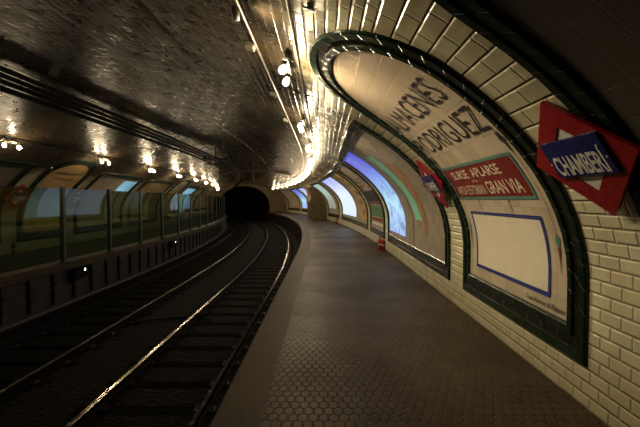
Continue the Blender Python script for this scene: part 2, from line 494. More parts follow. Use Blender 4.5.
def slab(name, u0, u1, h, mat, s0=SB, s1=SE, n=80):
    mb = MB()
    mb.grid(lambda i, j: P(s0 + (s1 - s0) * i, u0 + (u1 - u0) * j, h), n, 2, lambda i, j: (s0 + (s1 - s0) * i + 50, u0 + (u1 - u0) * j), flip=True)
    return tag(mb.build(name, mat), kind='structure')
def face(name, u, h0, h1, mat, flip, s0=SB, s1=SE, n=80):
    mb = MB()
    mb.grid(lambda i, j: P(s0 + (s1 - s0) * i, u, h0 + (h1 - h0) * j), n, 2, lambda i, j: (s0 + (s1 - s0) * i + 50, h0 + (h1 - h0) * j), flip=flip)
    return tag(mb.build(name, mat), kind='structure')
KW = 0.38
slab('floor', EDGE_R + KW, UC + EA, 0, M['paver'])
def kerb(name, u0, u1, uo, mat):
    mb = MB()
    pr = [(u0, 0.0), (uo + (u0 - uo) * 0.06, 0.0), (uo, -0.025), (uo, -0.16), (uo + (u0 - uo) * 0.2, -0.16)]
    for k in range(len(pr) - 1):
        (ua, ha), (ub, hb) = pr[k], pr[k + 1]
        mb.grid(lambda i, j: P(SB + (SE - SB) * i, ua + (ub - ua) * j, ha + (hb - ha) * j), 80, 1,
                lambda i, j: (SB + (SE - SB) * i + 50, ua + (ub - ua) * j + ha + (hb - ha) * j), flip=(uo > u0))
    return tag(mb.build(name, mat), kind='structure')
kerb('trim_1', EDGE_R + KW, 0, EDGE_R, M['kerb'])
slab('floor', UC - EA, EDGE_L - KW, 0, M['pavL'])
kerb('trim_2', EDGE_L - KW, 0, EDGE_L, M['kerb'])
face('wall_platform_right', EDGE_R + 0.076, BED, -0.16, M['faceR'], False)
face('wall_platform_left', EDGE_L - 0.076, BED, -0.16, M['face'], True)
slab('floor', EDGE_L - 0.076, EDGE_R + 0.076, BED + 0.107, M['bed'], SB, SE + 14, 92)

# far end wall with the tunnel mouth, and the tunnel behind it
TW, TH0, TTOP = 3.45, 0.9, 3.52
def mouth(f):
    if f < 0.1: return UC + TW, BED + (TH0 - BED) * f / 0.1
    if f > 0.9: return UC - TW, BED + (TH0 - BED) * (1 - f) / 0.1
    t = (f - 0.1) / 0.8 * math.pi
    return UC + TW * math.cos(t), TH0 + (TTOP - TH0) * math.sin(t)
def shell(f):
    if f < 0.1: return UC + EA, BED + (HC - BED) * f / 0.1
    if f > 0.9: return UC - EA, BED + (HC - BED) * (1 - f) / 0.1
    t = (f - 0.1) / 0.8 * math.pi
    return UC + EA * math.cos(t), HC + EB * math.sin(t)
mb = MB()
def endfn(i, j):
    a, b = mouth(i), shell(i)
    return P(SE, a[0] + (b[0] - a[0]) * j, a[1] + (b[1] - a[1]) * j)
mb.grid(endfn, 80, 3, lambda i, j: (endfn(i, j).x, endfn(i, j).z))
tag(mb.build('wall_end', M['endw']), kind='structure')
mb = MB()
mb.grid(lambda i, j: P(SE + 14 * j, *mouth(i)), 60, 8, lambda i, j: (i * 14, j * 14))
mb.grid(lambda i, j: P(SE + 14, UC + (mouth(i)[0] - UC) * j, BED + (mouth(i)[1] - BED) * j), 60, 2)
tag(mb.build('wall_tunnel', M['soot'], smooth=True), kind='structure')
mb = MB()
mb.grid(lambda i, j: P(SB, UC + (shell(i)[0] - UC) * j, BED + (shell(i)[1] - BED) * j), 60, 2, lambda i, j: (i * 9, j * 4))
tag(mb.build('wall_back', M['faceR']), kind='structure')
# raised moulding round the tunnel mouth
mb = MB()
for (d0, o0, d1, o1) in ((0, -0.0, 0, 0.08), (0, 0.08, 0.22, 0.08), (0.22, 0.08, 0.22, 0.0)):
    def ringf(i, j, d0=d0, o0=o0, d1=d1, o1=o1):
        d = d0 + (d1 - d0) * j; o = o0 + (o1 - o0) * j
        t = i * math.pi
        return P(SE - o - 0.004, UC + (TW + d) * math.cos(t), TH0 + (TTOP - TH0 + d) * math.sin(t))
    mb.grid(ringf, 40, 1)
tag(mb.build('trim_3', M['endw'], smooth=False), kind='structure')
# shallow rib across the vault
mb = MB()
for (ds0, o0, ds1, o1) in ((-0.16, 0, -0.16, 0.07), (-0.16, 0.07, 0.16, 0.07), (0.16, 0.07, 0.16, 0)):
    mb.grid(lambda i, j: surf('R', 31.0 + ds0 + (ds1 - ds0) * j, a_u(-1.2) + (2 * AMAX - 2 * a_u(-1.2)) * i, o0 + (o1 - o0) * j), 60, 1)
tag(mb.build('trim_4', M['stone']), kind='structure')

# ------------------------------------------------------------------ shapes drawn on the wall (coordinates: s along, a up)
def top_at(s, sc, hw, aside, rise, n):
    x = min(1.0, abs(s - sc) / hw)
    return aside + rise * max(0.0, 1 - x ** n) ** (1.0 / n)
def outline(sc, hw, a0, aside, rise, n, B=12, N=40):
    pts = []
    for k in range(13): pts.append((sc - hw, a0 + (aside - a0) * k / 12))
    for k in range(1, N):
        t = math.pi * (1 - k / N)
        c, s_ = math.cos(t), math.sin(t)
        x = math.copysign(abs(c) ** (2 / n), c); y = s_ ** (2 / n)
        pts.append((sc + hw * x, aside + rise * y))
    for k in range(13): pts.append((sc + hw, aside + (a0 - aside) * k / 12))
    for k in range(1, B): pts.append((sc + hw - 2 * hw * k / B, a0))
    return pts
class Panel:
    """an arched or flat headed tile picture on the vault"""
    def __init__(p, name, side, s0, s1, h0, aapex, rise, n, label, group, fieldm, fw=0.26, cat='advertisement'):
        p.side = side; p.sc = (s0 + s1) / 2; p.hw = (s1 - s0) / 2; p.a0 = h0; p.ap = aapex; p.rise = rise; p.n = n; p.fw = fw
        p.root = empty(name, surf_frame(side, p.sc, h0))
        tag(p.root, label, cat, group)
        p.inv = p.root.matrix_basis.inverted()
        p.field(fieldm); p.frame()
    def loc(p, s, a, off): return p.inv @ surf(p.side, s, a, off)
    def inset(p, d):
        rise = max(0.02, p.rise - d * (0.35 if p.rise > 0.3 else 0.6))
        return p.sc, p.hw - d, p.a0 + d * 1.12, p.ap - d - rise, rise, p.n
    def field(p, mat):
        d = p.fw - 0.012
        sc, hw, a0, aside, rise, n = p.inset(d)
        mb = MB(); ns, na = max(14, int(hw * 12)), 40
        # columns bunch towards the jambs so that the arch stays round
        def xs(i): return sc - hw * math.cos(math.pi * i)
        mb.grid(lambda i, j: p.loc(xs(i), a0 + (top_at(xs(i), sc, hw, aside, rise, n) - a0) * j, 0.006), ns, na,
                lambda i, j: (xs(i) + 50, a0 + (top_at(xs(i), sc, hw, aside, rise, n) - a0) * j), flip=(p.side == 'R'))
        mb.build('picture_field', mat, p.root, smooth=True)
    def frame(p):
        prof_ = [(0.0, 0.001, 0), (0.004, 0.022, 0), (0.016, 0.032, 0), (0.088, 0.032, 0), (0.092, 0.018, 1), (0.172, 0.018, 1), (0.176, 0.034, 0), (0.236, 0.034, 0), (0.25, 0.024, 0), (p.fw, 0.004, 0)]
        rings = [outline(*p.inset(d * p.fw / 0.26), B=max(6, int(p.hw * 4))) for d, o, mi in prof_]
        L = [0.0]; r0 = rings[0]
        for k in range(len(r0)):
            q = r0[(k + 1) % len(r0)]; L.append(L[-1] + math.hypot(q[0] - r0[k][0], q[1] - r0[k][1]))
        for band, mat, nm in ((0, M['green'], 'frame'), (1, M['black'], 'frame_band')):
            mb = MB()
            for r in range(len(rings) - 1):
                b = prof_[r][2] if prof_[r][2] == prof_[r + 1][2] else 0
                if b != band: continue
                A, B = rings[r], rings[r + 1]; N = len(A)
                for k in range(N):
                    q = (k + 1) % N
                    pts = [p.loc(*A[k], prof_[r][1]), p.loc(*A[q], prof_[r][1]), p.loc(*B[q], prof_[r + 1][1]), p.loc(*B[k], prof_[r + 1][1])]
                    uv = [(L[k], prof_[r][0]), (L[k + 1], prof_[r][0]), (L[k + 1], prof_[r + 1][0]), (L[k], prof_[r + 1][0])]
                    if p.side == 'L': pts.reverse(); uv.reverse()
                    mb.quad(pts, uv)
            o = mb.build(nm, mat, p.root)
            tag(o, 'dark green glazed tile frame' if band == 0 else 'brownish black glazed band inside the green frame')
    def patch(p, name, s0, s1, a0, a1, mat, off=0.010, parent=None, label=None):
        mb = MB(); ns, na = max(1, int(abs(s1 - s0) / 0.25)), max(2, int((a1 - a0) / 0.08))
        mb.grid(lambda i, j: p.loc(s0 + (s1 - s0) * i, a0 + (a1 - a0) * j, off), ns, na, lambda i, j: (s0 + (s1 - s0) * i + 50, a0 + (a1 - a0) * j), flip=(p.side == 'R'))
        o = mb.build(name, mat, parent or p.root, smooth=True)
        if label: o['label'] = label
        return o
    def quadpatch(p, name, cs, mat, off=0.012, n=16, label=None):
        """four (s,a) corners, bilinear, for slanting or tapering shapes"""
        (A, B, C, D) = cs; mb = MB()
        def q(i, j):
            s = (A[0] * (1 - i) + B[0] * i) * (1 - j) + (D[0] * (1 - i) + C[0] * i) * j
            a = (A[1] * (1 - i) + B[1] * i) * (1 - j) + (D[1] * (1 - i) + C[1] * i) * j
            return s, a
        mb.grid(lambda i, j: p.loc(*q(i, j), off), 4, n, lambda i, j: (q(i, j)[0] + 50, q(i, j)[1]))
        o = mb.build(name, mat, p.root, smooth=True)
        if label: o['label'] = label
        return o
    def border(p, name, s0, s1, a0, a1, w, mat, off=0.014, parent=None, label=None):
        mb = MB()
        for (x0, x1, y0, y1) in ((s0, s1, a0, a0 + w), (s0, s1, a1 - w, a1), (s0, s0 + w, a0 + w, a1 - w), (s1 - w, s1, a0 + w, a1 - w)):
            ns, na = max(1, int((x1 - x0) / 0.25)), max(1, int((y1 - y0) / 0.08))
            mb.grid(lambda i, j: p.loc(x0 + (x1 - x0) * i, y0 + (y1 - y0) * j, off), ns, na, lambda i, j: (x0 + (x1 - x0) * i + 50, y0 + (y1 - y0) * j), flip=(p.side == 'R'))
        o = mb.build(name, mat, parent or p.root)
        if label: o['label'] = label
        return o
    def flat(p, name, polys, mat, off=0.013, parent=None, label=None):
        """polygons given in (s,a)"""
        mb = MB()
        for poly in polys: mb.quad([p.loc(s, a, off) for s, a in poly], [(s, a) for s, a in poly])
        o = mb.build(name, mat, parent or p.root)
        if label: o['label'] = label
        return o
    def text(p, name, body, s_l, s_r, a0, a1, mat, off=0.014, parent=None, label=None, bold=0.0, shear=0.0, caps=None, wob=0.0):
        polys = letters(body, bold, shear, caps)
        sg = 1 if s_r > s_l else -1; W = abs(s_r - s_l)
        out = [[(s_l + sg * x * W, a0 + y * (a1 - a0)) for x, y in q] for q in polys]
        return p.flat(name, out, mat, off, parent, label)

def letters(body, bold=0.0, shear=0.0, caps=None):
    """flat letter polygons normalised to a unit box"""
    cu = bpy.data.curves.new('letters', 'FONT'); cu.body = body; cu.offset = bold; cu.shear = shear; cu.resolution_u = 3
    cu.align_x = 'LEFT'
    if caps:
        cu.small_caps_scale = 0.72
        for i, ch in enumerate(body):
            if i not in caps: cu.body_format[i].use_small_caps = True
    o = bpy.data.objects.new('letters', cu); COL.objects.link(o)
    bpy.context.view_layer.update()
    dg = bpy.context.evaluated_depsgraph_get()
    me = bpy.data.meshes.new_from_object(o.evaluated_get(dg))
    vs = [v.co.copy() for v in me.vertices]
    x0, x1 = min(v.x for v in vs), max(v.x for v in vs); y0, y1 = min(v.y for v in vs), max(v.y for v in vs)
    polys = [[((vs[i].x - x0) / (x1 - x0), (vs[i].y - y0) / (y1 - y0)) for i in f.vertices] for f in me.polygons]
    bpy.data.objects.remove(o); bpy.data.meshes.remove(me); bpy.data.curves.remove(cu)
    return polys

# ------------------------------------------------------------------ the pictures on the near (right hand) wall
GR = 'tiled advertisements along the near platform wall'
ARCH = a_u(-0.16); FLAT = a_u(0.43)
AD = 'advertisement'
P0 = Panel('tiled_advertisement', 'R', -0.30, 2.50, 0.33, ARCH, 1.25, 2.2, 'dark unlit tile panel cut off by the frame behind the large station sign', GR, M['greyf'])

p = Panel('tiled_advertisement', 'R', 3.16, 5.96, 0.33, ARCH, 1.25, 2.2, 'arched tile advertisement reading ALMACENES RODRIGUEZ with red panel and white square', GR, M['beige'])
# two lines of store name: dark letters with a pale inner face
aA, aB = a_h(2.57), a_h(2.29)
for body, sl, sr, a0, hh in (('ALMACENES', 5.66, 3.62, aA, 0.33), ('RODRIGUEZ', 5.64, 3.52, aB - 0.02, 0.31)):
    o = p.text('lettering', body, sl, sr, a0, a0 + hh, M['ink'], 0.014, bold=-0.007, label='dark blue grey store name lettering ' + body)
# red panel
r0, r1, ra, rb = 3.62, 5.66, a_h(1.69), a_h(2.06)
rp = p.patch('red_panel', r0, r1, ra, rb, M['redt'], 0.011, label='dark red text panel')
p.border('border', r0 - 0.02, r1 + 0.02, ra - 0.03, rb + 0.03, 0.035, M['tealg'], 0.014, rp, 'teal green border tiles')
rh = rb - ra
p.text('lettering', 'SURSE', 5.40, 4.85, ra + rh * 0.60, ra + rh * 0.88, M['pink'], 0.015, rp, bold=0.01)
p.text('lettering', 'APLARSE', 4.74, 3.98, ra + rh * 0.60, ra + rh * 0.88, M['pink'], 0.015, rp, bold=0.01)
p.text('lettering', 'en la', 4.86, 4.70, ra + rh * 0.46, ra + rh * 0.55, M['pink'], 0.015, rp)
p.text('lettering', 'AVDA ESTORIAN', 5.52, 4.62, ra + rh * 0.09, ra + rh * 0.38, M['pink'], 0.015, rp, caps={0, 5})
p.text('lettering', 'GRAN VIA', 4.55, 3.74, ra + rh * 0.09, ra + rh * 0.45, M['pink'], 0.015, rp, caps={0, 5}, bold=0.008)
# white square with blue border, below it the maker's line
wp = p.patch('white_panel', 3.68, 5.45, 0.76, a_h(1.51), M['cream'], 0.011, label='blank white tile square')
p.border('border', 3.68, 5.45, 0.76, a_h(1.51), 0.042, M['bluet'], 0.014, wp, 'cobalt blue border tiles')
p.text('maker_mark', 'Casa Ramos & Rejano', 4.12, 3.46, 0.645, 0.71, M['ink'], 0.013, shear=0.25, bold=0.01)
# chains between red panel and white square
for s in (5.0, 4.2):
    p.flat('chain', [[(s - .006, a_h(1.53)), (s + .006, a_h(1.53)), (s + .006, ra - .03), (s - .006, ra - .03)],
                     [(s - .02, ra - .06), (s, ra - .08), (s + .02, ra - .06), (s, ra - .035)]], M['ink'])
# garlands at both sides: torch, cord, tassel
for s, d in ((3.52, 1), (5.62, -1)):
    t, b = a_h(2.19), a_h(1.02)
    o = p.flat('garland_cord', [[(s - .004, b + (t - b) * k / 10), (s + .004, b + (t - b) * k / 10), (s + .004, b + (t - b) * (k + 1) / 10), (s - .004, b + (t - b) * (k + 1) / 10)] for k in range(10)], M['brownline'], label='thin red brown cord')
    p.flat('torch', [[(s - .05, t), (s, t + .05), (s + .05, t), (s + .03, t - .04), (s - .03, t - .04)],
                     [(s - .018, t - .04), (s + .018, t - .04), (s + .008, t - .16), (s - .008, t - .16)],
                     [(s - .03, t + .03), (s - .01, t + .12), (s + .005, t + .045)], [(s + .005, t + .045), (s + .03, t + .10), (s + .035, t + .025)]], M['ink'], parent=o)
    m_ = b + 0.18
    p.flat('leaf_spray', [[(s - .04, m_ + .11), (s, m_ + .17), (s + .04, m_ + .11), (s + .018, m_ + .05), (s - .018, m_ + .05)]], M['tealg'], parent=o)
    p.flat('tassel', [[(s - .022, m_ + .04), (s + .022, m_ + .04), (s + .014, m_ - .04), (s - .014, m_ - .04)], [(s - .012, m_ - .045), (s + .012, m_ - .045), (s + .002, m_ - .14), (s - .002, m_ - .14)]], M['brownline'], parent=o)

# wide panel with the blue luminous picture
M['scr1'] = screen_mat('blue_luminous_picture', [(0.0, (0.28, 0.50, 0.95)), (0.2, (0.42, 0.80, 1.0)), (0.5, (0.22, 0.48, 0.90)), (0.8, (0.09, 0.14, 0.80)), (1.0, (0.05, 0.045, 0.60))], 0.95, 3.6, (0.06, 0.12, 0.40), 0.9, 0.7, a_u(0.5))
M['scr2'] = screen_mat('pale_luminous_picture', [(0.0, (0.6, 0.75, 1.0)), (0.5, (0.7, 0.8, 1.0)), (1.0, (0.28, 0.34, 0.8))], 1.1, 1.6, (0.6, 0.62, 0.72), 0.6, 0.7, a_u(0.5))
M['scr3'] = screen_mat('teal_luminous_picture', [(0.0, (0.22, 0.20, 0.12)), (0.55, (0.45, 0.62, 0.50)), (1.0, (0.45, 0.75, 0.70))], 0.7, 1.8, (0.25, 0.28, 0.2), 0.6, 0.7, a_u(0.6))
M['scr4'] = screen_mat('cyan_luminous_picture', [(0.0, (0.12, 0.35, 0.5)), (0.5, (0.25, 0.65, 0.85)), (1.0, (0.12, 0.45, 0.55))], 0.6, 1.2, (0.10, 0.25, 0.4), 0.6, 0.7, a_u(0.6))
M['scr5'] = screen_mat('hazy_blue_reflection_glow', [(0.0, (0.30, 0.36, 0.40)), (0.4, (0.34, 0.42, 0.55)), (1.0, (0.14, 0.2, 0.46))], 0.3, 1.6, (0.25, 0.2, 0.1), 0.5, 0.7, 2.2)  # glow imitating a blue reflection in the barrier glass
p = Panel('tiled_advertisement', 'R', 6.62, 12.95, 0.33, FLAT, 0.10, 5, 'wide grey panel with glowing blue picture and teal band beyond second station sign', GR, M['tan'], 0.24)
p.patch('luminous_picture', 10.25, 12.62, 0.72, a_u(0.58), M['scr1'], 0.014, label='glowing blue projected picture')
p.patch('dividing_line', 9.28, 9.33, 0.62, a_u(0.9), M['ink'], 0.012, label='thin dark vertical line')
p.quadpatch('teal_band', [(8.42, 1.22), (8.98, 1.22), (9.60, a_h(2.66)), (8.90, a_h(2.62))], M['teal'], label='pale teal diagonal band')
p.quadpatch('orange_band', [(8.10, 0.93), (8.24, 0.93), (8.70, a_h(2.45)), (7.95, a_h(2.35))], M['orange'], 0.011, label='faded orange brown band')

p = Panel('tiled_advertisement', 'R', 13.6, 17.0, 0.33, FLAT, 0.25, 4, 'dark striped panel with green block just past the red extinguisher', GR, M['tan'], 0.22)
for k, (a, b_, m_) in enumerate(((0.70, 0.80, 'cream'), (0.86, 0.98, 'redt'), (1.02, 1.45, 'greent'), (1.5, 1.62, 'redt'), (1.62, 2.1, 'ink'), (2.1, 2.4, 'orange'), (2.5, 2.75, 'brownf'))):
    p.patch('colour_stripe', 14.0, 16.6, a, b_, M[m_], 0.010)

p = Panel('tiled_advertisement', 'R', 17.7, 27.1, 0.33, FLAT, 0.12, 5, 'long panel with yellow picture and pale glowing picture beside pale pier', GR, M['tan'], 0.24)
p.patch('yellow_picture', 18.1, 20.6, 0.75, a_u(0.6), M['ochre'], 0.010, label='yellow ochre picture')
for k in range(5):
    a = 0.95 + k * 0.48
    p.flat('yellow_figure', [[(18.5 + .3 * math.sin(k * 2), a), (19.2 + .3 * math.sin(k * 2), a + .03), (19.5, a + .2), (19.0, a + .34), (18.4, a + .2)]], M['brownf'], 0.016)
p.patch('luminous_picture', 21.5, 26.7, 0.74, a_u(0.58), M['scr2'], 0.012, label='pale blue glowing picture')

p = Panel('tiled_advertisement', 'R', 28.3, 33.6, 0.33, a_u(0.5), 0.12, 5, 'far panel with greenish glowing picture right beside the brown passage wall', GR, M['tan'], 0.24)
p.patch('luminous_picture', 29.9, 33.0, 1.0, a_u(0.62), M['scr3'], 0.012, label='pale green glowing picture')
p = Panel('tiled_advertisement', 'R', 39.2, 43.0, 0.33, a_u(0.5), 0.12, 5, 'distant glowing panel nearest the camera past the brown passage wall', GR, M['tan'], 0.24)
p.patch('luminous_picture', 39.6, 42.6, 0.74, a_u(0.62), M['scr2'], 0.012)
p = Panel('tiled_advertisement', 'R', 43.8, 47.8, 0.33, a_u(0.5), 0.12, 5, 'distant blue glowing panel in the middle of the far curve', GR, M['tan'], 0.24)
p.patch('luminous_picture', 44.2, 47.4, 0.74, a_u(0.62), M['scr1'], 0.012)
p = Panel('tiled_advertisement', 'R', 48.6, 55.6, 0.33, a_u(0.5), 0.12, 5, 'last distant panel on the curve beside the tunnel mouth', GR, M['brownf'], 0.24)
p.patch('picture', 49.2, 55.0, 0.74, a_u(0.62), M['tan'], 0.012)

# passage wall sticking out of the far end of the near platform
def fin(name, s0, s1, depth, htop):
    mb = MB(); n = 20
    a_top = a_h(htop)
    def inner(j): return surf('R', 0, a_top * j, 0)       # u,h of the wall line
    def pt(s, i, j):
        q = inner(j); u1 = q.x - depth * (1 - 0.55 * max(0, q.z - 1.5)); return P(s, q.x - 0.002 + (u1 - q.x) * i, q.z)
    mb.grid(lambda i, j: pt(s0, i, j), 3, n, lambda i, j: (pt(s0, i, j).x, pt(s0, i, j).z), flip=False)
    mb.grid(lambda i, j: pt(s1, i, j), 3, n, lambda i, j: (pt(s1, i, j).x, pt(s1, i, j).z), flip=True)
    mb.grid(lambda i, j: pt(s0 + (s1 - s0) * i, 1, j), 4, n, lambda i, j: (s0 + (s1 - s0) * i, j * 2.5))
    mb.grid(lambda i, j: pt(s0 + (s1 - s0) * i, j, 1), 4, 3)
    return tag(mb.build(name, M['stone']), kind='structure')
fin('wall_passage', 34.3, 36.8, 1.35, 2.75)

# ------------------------------------------------------------------ pictures on the far (left hand) wall
GL = 'tiled advertisements along the far platform wall'
AL = a_u(0.45); AF = a_h(2.72)
p = Panel('tiled_advertisement', 'L', 5.6, 11.85, 0.33, AF, 0.10, 5, 'flat topped grey panel cut off by the picture edge across the tracks', GL, M['greyf'])
p = Panel('tiled_advertisement', 'L', 12.5, 15.05, 0.33, AL, 0.95, 2.2, 'arched ochre panel with bluish lower half and dark lettering across the tracks', GL, M['brownf'])
p.patch('blue_reflection_glow', 12.85, 14.7, 1.05, a_h(2.05), M['scr5'], 0.012, label='blue glow painted in place of a glass reflection')
p.patch('yellow_strip', 12.85, 14.7, 0.72, 1.03, M['ochre'], 0.012, label='dull yellow strip')
for a, sa, sb in ((2.50, 13.1, 14.5), (2.31, 13.3, 14.3)):
    strokes = []
    x = sa
    while x < sb:                              # worn lettering, too faded to read: a row of short uneven strokes
        w_ = random.uniform(0.03, 0.06); hgt_ = random.uniform(0.09, 0.14); a_ = a_h(a) + random.uniform(0, 0.02)
        strokes.append([(x, a_), (x + w_, a_), (x + w_ + 0.02, a_ + hgt_), (x + 0.02, a_ + hgt_)]); x += w_ + random.uniform(0.03, 0.07)
    p.flat('faded_lettering', strokes, M['ink'], 0.014)
p = Panel('tiled_advertisement', 'L', 15.65, 20.0, 0.33, AF, 0.12, 5, 'flat topped pale grey panel with small cyan patch across the tracks', GL, M['tan'])
p.patch('luminous_picture', 18.3, 19.7, a_h(2.02), a_h(2.5), M['scr4'], 0.012, label='cyan glowing patch')
p = Panel('tiled_advertisement', 'L', 20.7, 25.4, 0.33, AF, 0.30, 3, 'brown topped panel with cream band past the cyan patch across tracks', GL, M['brownf'])
p.patch('cream_band', 21.2, 24.9, 0.9, 1.5, M['tan'], 0.012)
p = Panel('tiled_advertisement', 'L', 26.1, 29.0, 0.33, AL, 0.8, 2.3, 'narrow arched tan panel left of the bright cyan picture', GL, M['tan'])
p.patch('brown_picture', 26.6, 28.5, 1.5, a_h(2.3), M['brownf'], 0.012)
p = Panel('tiled_advertisement', 'L', 29.7, 34.6, 0.33, AF, 0.12, 5, 'panel with bright cyan picture far along the platform across the tracks', GL, M['tan'])
p.patch('luminous_picture', 30.4, 34.0, 0.75, a_h(2.5), M['scr4'], 0.012, label='cyan glowing picture')
p = Panel('tiled_advertisement', 'L', 35.3, 39.8, 0.33, AF, 0.3, 3, 'dim tan panel just past the bright cyan picture across the tracks', GL, M['tan'])
p = Panel('tiled_advertisement', 'L', 40.6, 45.5, 0.33, AF, 0.3, 3, 'dim brown panel near the tunnel mouth across the tracks', GL, M['brownf'])

# ------------------------------------------------------------------ station signs
def make_sign(side, s, h, label):
    a = a_h(h); m = surf_frame(side, s, a, 0.078) @ Matrix.Rotation(math.radians(2.5 if side == 'R' else -2.5), 4, 'X')
    if side == 'R':
        # x axis of the sign must run to the reader's right (towards smaller s)
        m = m @ Matrix(((-1, 0, 0, 0), (0, -1, 0, 0), (0, 0, 1, 0), (0, 0, 0, 1)))
    r = empty('station_sign', m); tag(r, label, 'sign', 'red diamond station signs on the piers')
    W, H, w, h_, T = 0.51, 0.445, 0.29, 0.25, 0.012
    mb = MB()
    o4 = [(W, 0), (0, H), (-W, 0), (0, -H)]; i4 = [(w, 0), (0, h_), (-w, 0), (0, -h_)]
    for k in range(4):
        q = (k + 1) % 4
        for z, fl in ((T, False), (-T, True)):
            pts = [(*o4[k], z), (*o4[q], z), (*i4[q], z), (*i4[k], z)]
            mb.quad(pts[::-1] if fl else pts)
        mb.quad([(*o4[k], -T), (*o4[q], -T), (*o4[q], T), (*o4[k], T)])
        mb.quad([(*i4[q], -T), (*i4[k], -T), (*i4[k], T), (*i4[q], T)])
    mb.build('red_diamond', M['red'], r)
    mb = MB(); z = 0.004
    mb.quad([(*i4[k], z) for k in range(4)]); mb.quad([(*i4[k], -z) for k in (3, 2, 1, 0)])
    mb.build('white_centre', M['white'], r)
    mb = MB(); mb.box((0.02, 0.025, 0.022), (0.59, 0.28, 0.02), bev=0.004)
    bar = mb.build('name_bar', M['blue'], r); bar['label'] = 'blue name bar'
    mb = MB()
    for q in letters('CHAMBERÍ', 0.02): mb.quad([(-0.235 + 0.51 * x, -0.10 + 0.19 * y, 0.0332) for x, y in q])
    o = mb.build('lettering', M['white'], bar); o['label'] = 'white letters CHAMBERÍ'
    for sx in (-0.268, 0.296):
        mb = MB(); mb.box((sx, 0.0, 0.0325), (0.014, 0.014, 0.002)); mb.build('bar_screw', M['white'], bar)
    for sx in (-0.4, 0.4):
        mb = MB(); mb.box((sx, 0, -0.035), (0.03, 0.03, 0.045)); mb.build('wall_bracket', M['iron'], r)
    return r
make_sign('R', 2.655, 1.965, 'large red diamond CHAMBERÍ sign with blue bar on the nearest tiled pier')
make_sign('R', 6.29, 1.94, 'red diamond CHAMBERÍ sign on second pier beyond the red text panel')
make_sign('L', 12.18, 1.78, 'small red diamond station sign on leftmost pier across the tracks')
make_sign('L', 15.35, 1.78, 'small dim red diamond sign between two panels across the tracks')

# ------------------------------------------------------------------ ceiling lamps and conduits
def make_lamp():
    r = empty('ceiling_lamp')
    D = 0.07
    mb = MB(); mb.lathe([(0.0, 0.0), (0.05, 0.0), (0.05, 0.012), (0.012, 0.02), (0.012, D + 0.01), (0.0, D + 0.01)], 12); mb.build('hanging_rod', M['steel'], r)
    mb = MB(); mb.box((0, 0, 0.02 + D), (0.56, 0.07, 0.03), bev=0.006); mb.build('mounting_bar', M['steel'], r)
    for x in (-0.23, 0.23):
        mb = MB(); mb.lathe([(0.0, 0.034), (0.024, 0.034), (0.028, 0.05), (0.026, 0.085), (0.0, 0.086)], 12, Matrix.Translation((x, 0, D)))
        so = mb.build('lamp_socket', M['dark'], r, smooth=True)
        mb = MB(); mb.lathe([(0.0, 0.086), (0.016, 0.087), (0.020, 0.10), (0.036, 0.125), (0.040, 0.145), (0.034, 0.168), (0.018, 0.182), (0.0, 0.186)], 12, Matrix.Translation((x, 0, D)))
        b = mb.build('bulb', M['bulb'], so, smooth=True); b['label'] = 'glowing bare bulb'
    return r
ORD = ['nearest', 'second', 'third', 'fourth', 'fifth', 'sixth', 'seventh', 'eighth', 'ninth', 'tenth', 'eleventh', 'twelfth', 'thirteenth', 'fourteenth', 'fifteenth', 'sixteenth', 'seventeenth', 'eighteenth', 'nineteenth', 'twentieth', 'twenty first', 'twenty second', 'twenty third', 'twenty fourth', 'twenty fifth', 'twenty sixth', 'twenty seventh', 'twenty eighth', 'twenty ninth', 'thirtieth', 'thirty first', 'thirty second', 'thirty third', 'thirty fourth', 'thirty fifth', 'thirty sixth']
lamp0 = make_lamp(); first = True
k = 0; s = 4.87
while s < 55.5:
    o = lamp0 if first else copy_tree(lamp0); first = False
    o.matrix_basis = surf_frame('R', s, a_u(-0.40), 0.012)
    tag(o, ('nearest glowing twin bulb lamp on the ceiling above the platform' if k == 0 else ORD[k] + ' glowing ceiling lamp from the camera above the near platform'), 'lamp', 'bulb lamps in a row over the near platform')
    s += 3.46; k += 1
k = 0; s = 9.7
while s < 53.5:
    o = copy_tree(lamp0); o.matrix_basis = surf_frame('L', s, a_u(0.10), 0.012)
    tag(o, ('leftmost glowing lamp in the row across the tracks' if k == 0 else ORD[k] + ' glowing lamp from the left in the row across the tracks'), 'lamp', 'bulb lamps in a row over the far platform')
    s += 4.3; k += 1

def run(name, label, u, off, r, mat, s0=SB + 0.2, s1=SE - 0.1, cat='conduit', group=None, side='R', h=None, sag=0, step=1.2):
    n = max(2, int((s1 - s0) / step)); pts = []
    for i in range(n + 1):
        s = s0 + (s1 - s0) * i / n
        pts.append(P(s, u, h) if h is not None else surf(side, s, a_u(u), off))
    mb = MB(); mb.tube(pts, r, 8)
    return tag(mb.build(name, mat, smooth=True), label, cat, group)
run('cable_conduit', 'thick metal conduit with junction boxes on the ceiling left of the lamps', -0.78, 0.022, 0.018, M['steel'])
run('cable_conduit', 'thin metal conduit beside the lamp row on the ceiling', -0.30, 0.014, 0.010, M['steel'])
run('cable_conduit', 'thin conduit beside the lamp row across the tracks', 0.05, 0.016, 0.012, M['dark'], side='L')
JB = []
for s, lab in ((4.75, 'grey junction box on the thick conduit nearest the camera'), (6.9, 'grey junction box on the thick conduit, second from the camera'), (9.1, 'small grey junction box on conduit, third from the camera')):
    mb = MB(); mb.box((0, 0, 0.034), (0.13, 0.10, 0.06), bev=0.008)
    r = empty('junction_box', surf_frame('R', s, a_u(-0.84), 0.008)); tag(r, lab, 'junction box', 'junction boxes on the ceiling conduit')
    mb.build('box_body', M['beigebox'], r)
    mb = MB(); mb.box((0, 0, 0.068), (0.115, 0.085, 0.008), bev=0.003); mb.build('lid', M['steel'], r)
